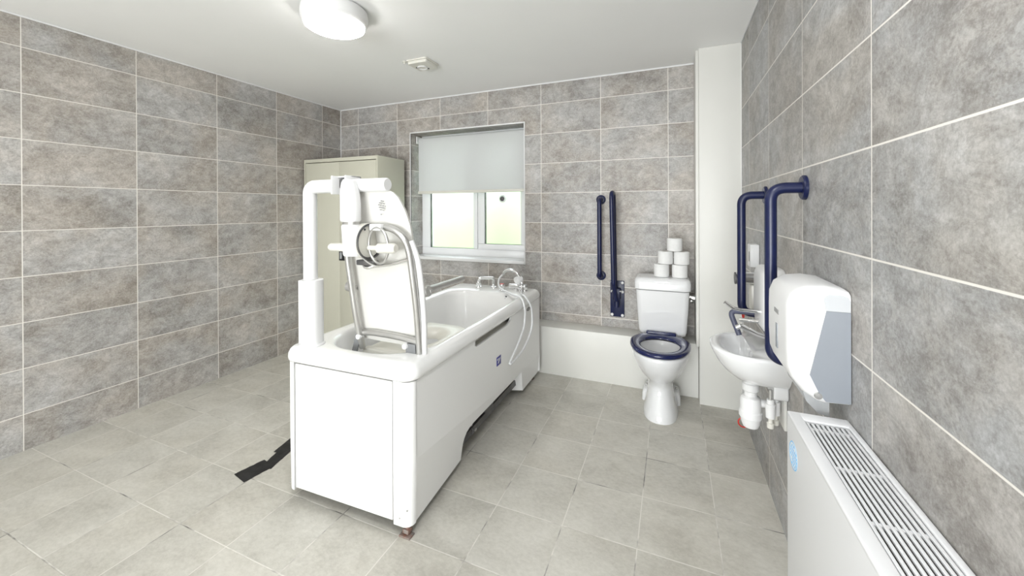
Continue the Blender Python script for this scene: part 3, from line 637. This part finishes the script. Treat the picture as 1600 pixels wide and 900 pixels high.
# cistern
CX = -.071
cs = []
for z, w_, f_, b_ in ((.428, .285, 2.885, 3.03), (.434, .300, 2.876, 3.04), (.46, .312, 2.868, 3.05), (.60, .332, 2.858, 3.06), (.738, .346, 2.853, 3.065)):
    cs.append([(CX+x, y, z) for x, y in rrect(-w_/2, w_/2, f_, b_, .035, 6)])
cs = MB().rings(cs).obj('cistern', m_ceram, to, angle=50)
ld = [[(CX+x, y, z) for x, y in rrect(-w_/2, w_/2, f_, b_, r_, 6)] for z, w_, f_, b_, r_ in ((.742, .352, 2.848, 3.07, .04), (.747, .364, 2.842, 3.074, .04), (.790, .366, 2.842, 3.074, .04), (.812, .358, 2.848, 3.070, .04), (.823, .335, 2.86, 3.06, .035), (.826, .29, 2.88, 3.04, .03))]
MB().rings(ld).obj('cistern_lid', m_ceram, to, angle=50)
LZ = .826
# seat ring
SZ = ZS+.010
def ring2(o, z, inner_=False):
    if inner_: return ell(TX-.002, 2.665, .118-o, .165-o, .125-o, z, 48)
    return ell(TX-.002, 2.69, .184+o, .268+o, .185+o, z, 48, 2.15)
MB().rings([ring2(-.004, SZ), ring2(0, SZ+.008), ring2(-.002, SZ+.017), ring2(-.012, SZ+.023), ring2(-.03, SZ+.025), ring2(-.018, SZ+.021, True), ring2(-.004, SZ+.014, True), ring2(0, SZ+.004, True), ring2(-.008, SZ, True)], closed=True, caps=False).obj('toilet_seat', m_seat, to, angle=60)
MB().box(TX-.095, TX+.095, 2.835, 2.868, SZ-.004, SZ+.038, .008, 3).obj('seat_hinge', m_seat, to)
# flush / inlet valve at the side of the cistern
vv = thing('inlet_valve', 'chrome inlet valve sticking out beside the toilet cistern', 'valve', (.135, 3.0, .68))
MB().tube([(.100, 2.99, .685), (.118, 2.99, .685)], .013, 14).tube([(.118, 2.99, .685), (.141, 2.99, .680)], .018, 6).obj('valve_body', m_chrome, vv)
MB().tube(fillet([(.128, 2.99, .68), (.128, 3.02, .64), (.128, 3.1, .64), (.128, 3.143, .64)], .015), .008, 10).obj('pipe', m_chrome, vv)
MB().box(.110, .126, 2.965, 2.99, .655, .668, .003).obj('lever', m_chrome, vv)
# toilet rolls
def roll(x, y, z, label):
    t = thing('toilet_roll', label, 'toilet roll', (x, y, z), 'toilet rolls on the cistern lid')
    pr = [(.021, .001), (.046, .001), (.050, .004), (.0505, .05), (.050, .086), (.046, .090), (.021, .090)]
    vs = []; n_ = 32
    MB().rings([[(x+r*math.cos(2*PI*a/n_), y+r*math.sin(2*PI*a/n_), z+h) for a in range(n_)] for r, h in pr], caps=False, closed=True).obj('paper', m_paper, t)
    MB().rings([[(x+r*math.cos(2*PI*a/n_), y+r*math.sin(2*PI*a/n_), z+h) for a in range(n_)] for r, h in ((.021, .002), (.021, .089), (.0195, .089), (.0195, .002))], caps=False, closed=True).obj('cardboard_core', m_card, t)
RY = 2.94
roll(-.076, RY, LZ, 'white toilet roll at the bottom left of the stack on the cistern')
roll(.042, RY, LZ, 'white toilet roll at the bottom right of the stack on the cistern')
roll(-.050, RY, LZ+.091, 'white toilet roll in the middle row of the stack, on the left')
roll(.054, RY, LZ+.091, 'white toilet roll in the middle row of the stack, on the right')
roll(.010, RY, LZ+.182, 'white toilet roll alone on top of the stack on the cistern')

# ------------------------------------------------------------------ rails
def flange(mb, p, ax, r=.036, t=.010, d=1): return mb.lathe([(r, 0), (r, d*t*.7), (r*.9, d*t), (.0005, d*t)], p, ax, 32)
gr = thing('grab_rail', 'short straight navy grab rail upright on the back wall', 'grab rail', (-.537, 3.144, .774))
MB().tube(fillet([(-.530, 3.136, 1.378), (-.530, 3.066, 1.378), (-.530, 3.066, .774), (-.530, 3.136, .774)], .035, 8), .0175, 18).obj('rail', m_navy, gr)
for z in (1.378, .774): flange(MB(), (-.530, 3.1435, z), 'Y', .037, .010, -1).obj('wall_flange', m_navy, gr)
dr = thing('drop_down_rail', 'navy hinged support rail folded up against the wall beside the toilet', 'grab rail', (-.405, 3.144, .46))
MB().box(-.459, -.352, 3.134, 3.1435, .458, .742, .003).obj('wall_plate', m_navy, dr)
path = fillet([(-.415, 3.085, .665), (-.425, 3.085, 1.43), (-.425, 2.972, 1.425), (-.415, 2.990, .74), (-.405, 3.07, .60)], .052, 10)
MB().tube(path, .0165, 16).obj('folding_rail', m_navy, dr)
MB().box(-.436, -.376, 3.07, 3.136, .60, .69, .008).tube([(-.44, 3.085, .665), (-.372, 3.085, .665)], .014, 16).obj('hinge', m_navy, dr)
MB().tube([(-.442, 3.075, .672), (-.368, 3.075, .672)], .0045, 8).obj('hinge_pin', m_chrome, dr)
MB().tube([(-.405, 3.095, .60), (-.405, 3.095, .545)], .022, 16).lathe([(.0005, .545), (.022, .545)], (-.405, 3.095, 0)).obj('hinge_boss', m_navy, dr)
for x, z in ((-.443, .731), (-.366, .727), (-.443, .656), (-.366, .656), (-.445, .474), (-.366, .472)): MB().lathe([(.0115, 0), (.0115, -.004), (.008, -.008), (.0005, -.009)], (x, 3.134, z), 'Y', 16).obj('bolt_cap', m_white, dr)
def wall_rail(y, ztop, zbot, xo, label, r=.0185, bot=True, name='grab_rail'):
    t = thing(name, label, 'grab rail', (XR, y, zbot))
    MB().tube(fillet([(XR-.006, y, ztop), (xo, y, ztop), (xo, y, zbot), (XR-.006, y, zbot)], .055, 10), r, 20).obj('rail', m_navy, t)
    for z in (ztop, zbot): flange(MB(), (XR-.0005, y, z), 'X', .041, .012, -1).obj('wall_flange', m_navy, t)
    return t
wall_rail(1.575, 1.372, .785, .310, 'tall navy grab rail on the right wall, nearer one, partly behind the paper towel dispenser')
wall_rail(2.165, 1.366, .800, .306, 'tall navy grab rail on the right wall, farther one, beyond the basin')
gb = thing('bent_rail', 'low bent blue-grey rail behind the basin taps', 'grab rail', (XR, 2.04, .835))
MB().tube(fillet([(XR-.005, 2.02, .836), (.238, 2.02, .836), (.272, 1.99, .738)], .02, 6), .0115, 14).obj('rail', m_steel_blue, gb)
flange(MB(), (XR-.0005, 2.02, .836), 'X', .026, .008, -1).obj('wall_flange', m_navy, gb)

# ------------------------------------------------------------------ wash basin
BY, BZ = 1.885, .728
ba = thing('wash_basin', 'small white wall-hung wash basin between the two navy rails', 'basin', (XR, BY, .58))
def bring(px, wy, z, xb=XR-.001, flat=.07, n=36):
    """D-shaped ring: straight at the wall (x = xb), rounded nose reaching out px, half width wy"""
    o = []
    for k in range(n+1):
        a = -PI/2+PI*k/n; e = .80
        o.append((xb-flat-(px-flat)*abs(math.cos(a))**e, BY+wy*math.copysign(abs(math.sin(a))**.9, math.sin(a)), z))
    o.append((xb, BY+wy, z)); o.append((xb, BY-wy, z))
    return o
def bin_(px, wy, z, x0=.13, n=36):
    o = []
    for k in range(n+1):
        a = -PI/2+PI*k/n; o.append((XR-.001-x0-(px-x0)*abs(math.cos(a))**.85, BY+wy*math.copysign(abs(math.sin(a))**.9, math.sin(a)), z))
    o.append((XR-.001-x0+.012, BY+wy*.7, z)); o.append((XR-.001-x0+.012, BY-wy*.7, z)); return o
rs = [bring(.10, .05, .588, flat=.03), bring(.145, .075, .592, flat=.03), bring(.18, .105, .607), bring(.213, .135, .635), bring(.238, .158, .668), bring(.254, .172, .70), bring(.262, .178, .720), bring(.262, .179, BZ), bring(.256, .174, BZ+.005),
      bin_(.232, .150, BZ+.003), bin_(.222, .142, BZ-.006), bin_(.205, .128, BZ-.04), bin_(.19, .105, BZ-.08), bin_(.175, .07, BZ-.10, .135)]
MB().rings(rs).obj('bowl', m_ceram, ba, angle=60)
MB().prism(rrect(BY-.11, BY+.11, .556, .62, .02, 4), 'X', XR-.05, XR-.001).obj('wall_bracket', m_ceram, ba, bevel=.004)
bt = thing('lever_tap', 'chrome long-lever tap on the wall above the basin', 'tap', (XR, 1.93, .84))
MB().tube(fillet([(.385, 1.89, .762), (.325, 1.89, .778), (.262, 1.89, .806), (.246, 1.89, .797)], .012), .010, 14).obj('spout', m_chrome, bt)
MB().tube([(.375, 1.89, BZ), (.375, 1.89, .80), (.372, 1.90, .875), (.372, 1.90, .882)], [.016, .016, .015, .011], 18).obj('tap_body', m_chrome, bt)
MB().tube(fillet([(.368, 1.90, .868), (.262, 1.900, .872), (.238, 1.90, .876), (.204, 1.895, .90)], .015), [.009]*20+[.006]*0 if False else .007, 12).obj('lever', m_chrome, bt)
MB().tube(fillet([(.368, 1.905, .835), (.32, 1.93, .822), (.268, 1.95, .818)], .01), .008, 12).obj('lever', m_chrome, bt)
# bottle trap and valves
tr = thing('bottle_trap', 'white plastic bottle trap hanging under the basin', 'trap', (.298, BY, .375))
MB().lathe([(.027, .587), (.027, .575), (.031, .572), (.031, .545), (.027, .541), (.024, .540), (.024, .522), (.036, .515), (.039, .50), (.039, .460), (.041, .458), (.041, .432), (.038, .43), (.036, .412), (.028, .392), (.0005, .380)], (.298, BY, 0), n=28).obj('trap_body', m_white, tr)
MB().tube(fillet([(.33, BY, .495), (.362, BY, .495), (XR-.012, BY, .495)], .01), .017, 16).obj('outlet_pipe', m_white, tr)
MB().lathe([(.0435, .456), (.0435, .434)], (.298, BY, 0), n=16).obj('trap_nut', m_white, tr)
for i, (x, y) in enumerate(((.352, 1.80), (.375, 1.835))):
    t = thing('supply_valve', ('white plastic supply valve under the basin, nearer the room', 'white plastic supply valve under the basin, nearer the wall')[i], 'valve', (x, y, .44))
    MB().tube([(x, y, .59), (x, y, .55)], .007, 10).obj('copper_tail', m_alu, t)
    MB().tube([(x, y, .552), (x, y, .535), (x, y, .534), (x, y, .480)], [.013, .013, .018, .016], 14).obj('valve_body', m_white, t)
    MB().tube([(x, y, .48), (x, y, .46), (x, y, .459), (x, y, .44)], [.008, .008, .013, .012], 12).obj('valve_nut', m_cream, t)
tag(MB().box(XR-.012, XR-.001, 1.80, 1.94, .435, .60, .003).obj('pipe_cover_board', m_paint), 'narrow cream board on the wall under the basin', 'board')
# pull cord
pc = thing('pull_cord', 'pull cord with two red rings hooked on the low end of the farther rail', 'pull cord', (.325, 2.165, .24))
MB().tube([(.312, 2.165, .774), (.312, 2.165, .288)], .0012, 6).obj('cord', m_white, pc)
for z, y_, rr_ in ((.798, 2.165, .025), (.267, 2.165, .022)):
    MB().tube([(.312, y_+rr_*math.cos(2*PI*k/24), z+rr_*math.sin(2*PI*k/24)) if z > .5 else (.312+rr_*math.cos(2*PI*k/24), y_, z+rr_*math.sin(2*PI*k/24)) for k in range(24)], .003, 8, closed=True).obj('ring', m_red, pc)

# wall boxes behind the rails
bxx = thing('soap_dispenser', 'white rounded dispenser on the wall between the navy rails above the basin', 'dispenser', (XR, 1.98, .79))
rs = [[(x, 1.935+y,   .925+z) for y, z in rrect(-w_/2, w_/2, -h_/2, h_/2, r_, 6)] for x, w_, h_, r_ in ((XR-.001, .225, .262, .03), (XR-.05, .225, .262, .035), (XR-.066, .215, .25, .045), (XR-.075, .19, .22, .045))]
MB().rings(rs).obj('housing', m_white, bxx)
MB().box(XR-.06, XR-.01, 1.91, 1.97, .782, .796, .004).obj('nozzle', m_grey, bxx)
sd = thing('air_freshener', 'slim white box with a dark slot on the wall behind the farther rail', 'dispenser', (XR, 2.35, 1.0))
MB().box(XR-.045, XR-.001, 2.315, 2.385, 1.0, 1.118, .006).obj('housing', m_white, sd)
MB().box(XR-.047, XR-.044, 2.325, 2.332, 1.03, 1.08).obj('slot', m_dgrey, sd)
hw = thing('shower_controller', 'chrome cylinder with a grey pipe cover below it, behind the farther rail', 'valve', (XR, 2.2, .9))
MB().tube([(XR-.001, 2.24, .955), (.33, 2.24, .955), (.325, 2.24, .955), (.292, 2.24, .953)], [.030, .030, .033, .033], 24).obj('control_body', m_chrome, hw)
MB().tube([(.292, 2.24, .953), (.286, 2.24, .953)], .030, 24).obj('dial', m_dgrey, hw)
MB().box(XR-.055, XR-.001, 2.215, 2.285, .80, .925, .008).obj('pipe_cover', m_cream, hw)

# ------------------------------------------------------------------ paper towel dispenser
pd = thing('paper_towel_dispenser', 'large white and grey paper towel dispenser above the radiator', 'dispenser', (XR, 1.34, .80))
prof = [(.0, .805), (.0, 1.092), (.012, 1.100), (.05, 1.104), (.092, 1.099), (.119, 1.080), (.130, 1.050), (.131, 1.01), (.131, .93), (.129, .88), (.120, .855), (.095, .822), (.070, .806), (.055, .802)]
Y0, Y1 = 1.215, 1.462
def dring(y, o): 
    cx, cz = .06, .95; out = []
    for dx, z in prof:
        ddx = dx if dx < .001 else max(.001, dx-o*(.9)); zz = z-(o*.8 if z > cz else -o*.8) if True else z
        out.append((XR-.001-ddx, y, zz))
    return out
MB().rings([dring(Y0, .020), dring(Y0+.004, .010), dring(Y0+.012, .003), dring(Y0+.03, 0), dring(Y1-.03, 0), dring(Y1-.012, .003), dring(Y1-.004, .010), dring(Y1, .020)]).obj('cover', m_white, pd, angle=60)
for y, d in ((Y0, -1), (Y1, 1)):
    g_ = [(.001, .815), (.001, 1.042), (.050, 1.042), (.085, .875), (.066, .832), (.052, .812)]
    side_ = MB().prism([(XR-.001-a_, z_) for a_, z_ in g_], 'Y', y+d*.0, y+d*.0035).obj('side_panel', m_disp, pd)
    MB().prism([(XR-.001-a_, z_) for a_, z_ in [(.001, 1.0425), (.001, 1.070), (.006, 1.079), (.016, 1.083), (.046, 1.084), (.056, 1.074), (.0505, 1.0425)]], 'Y', y, y+d*.003).obj('side_shoulder_lit', m_disp_lit, pd)  # flat piece, lighter colour paints the light on a slanted chamfer
    MB().lathe([(.009, 0), (.008, d*.003), (.0005, d*.0035)], (XR-.068, y+d*.001, .824), 'Y', 20).obj('lock', m_alu, pd)
MB().prism([(XR-.03, .804), (XR-.090, .818), (XR-.080, .785), (XR-.055, .758), (XR-.03, .752)], 'Y', Y0+.05, Y1-.02).obj('paper_tray', m_tray, pd)
MB().box(XR-.1335, XR-.1315, 1.31, 1.36, 1.0, 1.012, .0005).obj('maker_mark', m_inkg, pd)
MB().box(XR-.1335, XR-.1315, 1.325, 1.345, .90, .97, .0006).obj('level_window', m_disp, pd)

# ------------------------------------------------------------------ radiator
RX, RYF, RYN, RZ0, RZ1 = .278, 1.232, .02, .12, .767
ra = thing('radiator', 'white low surface radiator with a slotted top along the right wall', 'radiator', (XR, .62, RZ0))
b = MB()
b.box(RX, RX+.012, RYN, RYF, RZ0, RZ1-.004, .004, 3)                      # front
b.box(RX+.004, XR-.003, RYF-.010, RYF, RZ0, RZ1-.004, .003).box(RX+.004, XR-.003, RYN, RYN+.010, RZ0, RZ1-.004, .003)
b.obj('casing', m_rad, ra)
t = MB(); gx0, gx1, gy0, gy1 = RX+.028, XR-.014, RYN+.04, RYF-.040
t.box(RX, gx0, RYN, RYF, RZ1-.010, RZ1, .003, 3).box(gx1, XR-.002, RYN, RYF, RZ1-.010, RZ1, .003, 3).box(gx0-.004, gx1+.004, gy1, RYF, RZ1-.010, RZ1, .003, 3).box(gx0-.004, gx1+.004, RYN, gy0, RZ1-.010, RZ1, .003, 3)
tp_ = t.obj('top_frame', m_rad, ra)
NB = 9
for k in range(NB):
    x = gx0+(gx1-gx0)*(k+.5)/NB
    MB().box(x-.0029, x+.0029, gy0-.002, gy1-.006, RZ1-.0085, RZ1-.003, .001).obj('grille_bar', m_rad, tp_)
for y in [gy1-.028-.155*k for k in range(8)]: 
    if y > gy0: MB().box(gx0-.003, gx1+.003, y-.004, y+.004, RZ1-.013, RZ1-.0086+.002).obj('grille_cross_bar', m_rad, tp_)
MB().box(RX+.015, XR-.006, RYN+.012, RYF-.012, RZ1-.045, RZ1-.040).obj('gap_shade_sheet', m_rad_shade, ra, smooth=False)  # dark sheet put under the grille so the gaps look shaded
MB().box(RX+.03, XR-.02, RYN+.05, RYF-.05, RZ0+.05, RZ1-.13, .006).obj('heating_panel', m_rad, ra)
st = thing('radiator_sticker', 'round blue and white sticker on the radiator front', 'sticker', (RX, 1.165, .68))
cy_, cz_ = 1.170, .682
MB().lathe([(.0335, -.0002), (.0335, -.0006), (.0005, -.0007)], (RX-.0001, cy_, cz_), 'X', 40).obj('backing', m_white, st)
MB().rings([[(RX-xx, cy_+r*math.cos(2*PI*a/40), cz_+r*math.sin(2*PI*a/40)) for a in range(40)] for xx, r in ((.0007, .0335), (.0012, .0333), (.0012, .0312), (.0007, .0310))], caps=False, closed=True).obj('printed_ring', m_blue, st)
t = MB()
for k in range(6):
    z = cz_+.022-k*.0088; hw_ = math.sqrt(max(0, .028**2-(z-cz_)**2)); n_ = max(2, int(hw_/.0045))
    for j in range(n_):
        y = cy_-hw_+2*hw_*j/n_
        if random.random() < .88: t.box(RX-.0012, RX-.0007, y, y+2*hw_/n_*.55, z-.0022, z+.0022)
t.obj('printed_lettering', m_blue, st, smooth=False)
